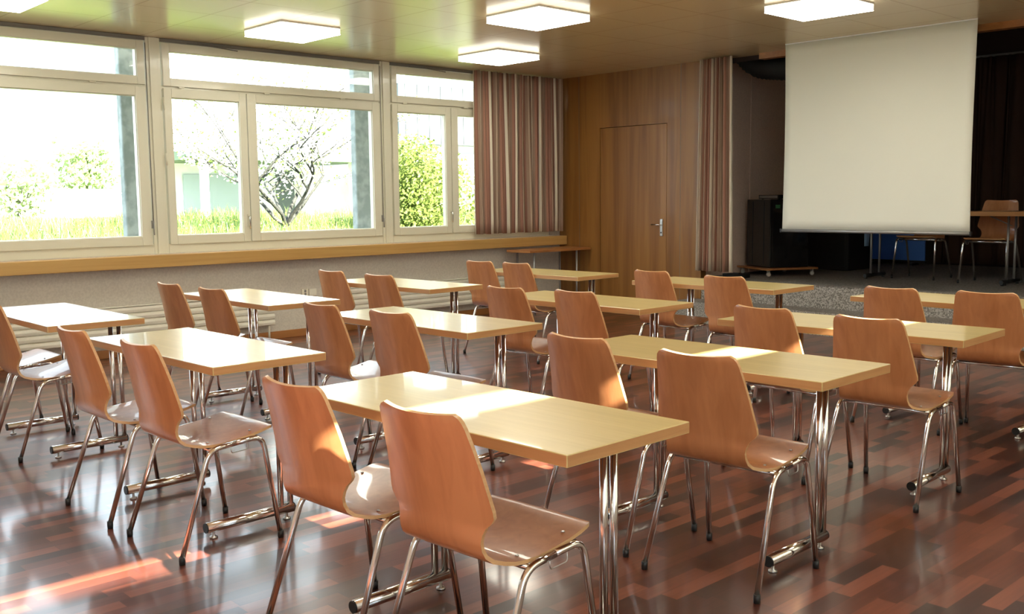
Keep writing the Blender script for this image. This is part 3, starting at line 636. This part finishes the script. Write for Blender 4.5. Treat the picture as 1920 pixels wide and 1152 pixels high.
def tree(name, base, label, cat, levels, L0_, seed, spread, leafmat, petal, nleaf, lsize, trunk_r, group=None, trunk_h=.5, up=.35):
    rnd = random.Random(seed); root = tag(empty(name, base), label, cat, group)
    tr_ = MB(); fo = MB()
    def grow(p, d, ln, r_, lv):
        pts = [p]; q = p.copy(); dd = d.copy(); n_ = 4
        for k in range(n_):
            dd = (dd + Vector((rnd.gauss(0, .13), rnd.gauss(0, .13), rnd.gauss(0, .08)))).normalized(); q = q + dd * ln / n_; pts.append(q.copy())
        tr_.tube(pts, [r_ * (1 - .4 * k / n_) for k in range(n_ + 1)], 6 if lv > 1 else 9, cap=False)
        if lv >= 2:
            for pt in pts[1:]:
                if petal: leafcloud(fo, pt, int(nleaf * .7), .16, lsize, 1, rnd); leafcloud(fo, pt, int(nleaf * .3), .16, lsize, 0, rnd)
                else: leafcloud(fo, pt, nleaf, .22, lsize, 0, rnd)
        if lv < levels:
            for k in range(3 if lv else 5):
                az = rnd.uniform(0, 2 * PI) if lv else 2 * PI * k / 5 + rnd.uniform(-.3, .3)
                side = Vector((math.cos(az), math.sin(az), 0)); nd = (dd * (1 - spread) + side * spread + Vector((0, 0, up * .5))).normalized()
                grow(pts[-1] if k < 2 or not lv else pts[rnd.choice((2, 3))], nd, ln * rnd.uniform(.62, .9), r_ * .58, lv + 1)
    if levels: grow(Vector((0, 0, -.05)), Vector((.02, .04, 1)).normalized(), trunk_h, trunk_r, 0) if False else None
    q = Vector((0, 0, -.05)); top = Vector((.03, .05, trunk_h)); tr_.tube([q, q.lerp(top, .5) + Vector((.02, -.02, 0)), top], [trunk_r * 1.15, trunk_r, trunk_r * .85], 10, cap=False)
    for k in range(6):
        az = 2 * PI * k / 6 + rnd.uniform(-.3, .3); el = rnd.uniform(.25, 1.1)
        grow(top, Vector((math.cos(az) * math.cos(el) * spread * 1.7, math.sin(az) * math.cos(el) * spread * 1.7, math.sin(el))).normalized(), L0_ * rnd.uniform(.8, 1.15), trunk_r * .55, 1)
    tr_.build('trunk', MAT['bark'], root); fo.build('blossom' if petal else 'foliage', [leafmat, MAT['petal']], root)
    return root
tree('blossoming_tree', (-15.0, 8.80, gz(-15, 8.8)), 'small spreading tree with white blossom outside the middle window', 'tree', 4, 1.2, 12, .56, MAT['leaf'], True, 9, .030, .062, trunk_h=.25)
def bush(name, base, label, sx, h_, n, mat, ls, seed, group=None):
    rnd = random.Random(seed); root = tag(empty(name, base), label, 'bush', group); tr_ = MB(); fo = MB()
    for k in range(14):
        az = rnd.uniform(0, 2 * PI); rr_ = rnd.uniform(.3, .85) * sx; tip = Vector((math.cos(az) * rr_, math.sin(az) * rr_, h_ * rnd.uniform(.7, .98)))
        tr_.tube([(0, 0, -.03), tip * .4 + Vector((0, 0, h_ * .1)), tip], [.02, .013, .004], 6, cap=False)
        for q in range(5): leafcloud(fo, tip * (.35 + .16 * q), n // 70, .24 * sx + .08, ls, 0, rnd)
    leafcloud(fo, Vector((0, 0, h_ * .45)), n // 2, sx, ls, 0, rnd, h_ * .45 / sx)
    tr_.build('stems', MAT['bark'], root); fo.build('foliage', mat, root)
bush('leafy_bush', (-13.9, 10.95, gz(-13.9, 10.95)), 'bright yellow-green bush outside the window beside the curtain', 1.15, 1.72, 9000, MAT['leaf2'], .036, 3)
bush('garden_tree', (-35, 13.0, .9), 'pale green tree far off in the leftmost window', 1.15, 2.75, 1500, MAT['leaf_hazed'], .11, 4)
bush('garden_shrub', (-27.5, 8.5, .8), 'faint shrub at the left edge of the leftmost window', 1.0, 1.8, 700, MAT['leaf_hazed'], .09, 6)
# far buildings
def quadwin(mb, x, y0, y1, z0, z1): mb.box(x, x + .06, y0, y1, z0, z1)
hb = tag(empty('apartment_house', (-42, 30, .6)), 'white three-storey house with balconies behind the blossoming tree', 'building')
MB().box(-6, 0, -12.8, 2.2, -1, 9.5).build('wall', MAT['ext_white'], hb)
for z in (2.4, 5.1, 7.8):
    MB().box(0, 1.1, -11, -1.5, z, z + .16).build('balcony', MAT['ext_white'], hb)
    MB().box(1.04, 1.1, -11, -1.5, z + .16, z + .85).build('parapet', MAT['ext_white'], hb)
    for y in (-12.3, -9.8, -7.2, -4.6, -.8): MB().box(-.05, .04, y, y + 1.1, z + .5, z + 1.9).build('window', MAT['ext_blue'], hb)
MB().box(-6.3, 1.4, -13.1, 2.5, 9.5, 9.75).build('roof', MAT['ext_grey'], hb)
pv = tag(empty('garden_pavilion', (-25, 14.4, .85)), 'low white building with a dark green flat roof edge behind the tree', 'building')
MB().box(-3, .3, -2.5, 3.3, 1.62, 1.86).build('roof', MAT['ext_green'], pv)
MB().box(-3, -2.6, -2.2, 3.2, -.3, 1.62).build('wall', MAT['ext_white'], pv)
for y in (-2.1, -.9, 1.1, 2.6): MB().box(-.1, .1, y, y + .16, -.3, 1.62).build('post', MAT['ext_white'], pv)
MB().box(-2.58, -2.5, -1.4, .4, .2, 1.3).build('window', MAT['ext_blue'], pv); MB().box(-2.58, -2.5, 1.6, 2.2, -.2, 1.45).build('door', MAT['ext_grey'], pv)
gw = tag(empty('garden_wall', (-30, 10.5, .7)), 'low white garden wall beyond the meadow in the leftmost window', 'wall')
MB().box(-.12, .12, -3, 1.8, -.2, 1.0).build('wall_panel', MAT['ext_white'], gw); MB().box(-.18, .18, -3, 1.85, 1.0, 1.07).build('coping', MAT['ext_grey'], gw)
hh_ = tag(empty('school_wing', (-24, 21.5, .8)), 'grey-clad school building beyond the bright bush', 'building')
MB().box(-5, 0, -3.4, 6, -.5, 2.2).build('wall', MAT['ext_white'], hh_)
cg = MB()
for k in range(46): y = -3.8 + k * .22; cg.box(.0, .5 + (.04 if k % 2 else 0), y, y + .22, 2.2, 3.9)
cg.build('fascia', MAT['ext_grey'], hh_)
for y in (-3.0, -1.6, -.2, 1.2, 2.6, 4.0): MB().box(0, .05, y, y + 1.1, .9, 2.0).build('window', MAT['ext_blue'], hh_)
MB().box(.06, .14, -3.4, 6, .80, .92).build('rail', MAT['ext_white'], hh_)
for y in (-3.1, .35, 3.7): MB().box(.1, .3, y, y + .18, -.5, 2.2).build('post', MAT['ext_white'], hh_)
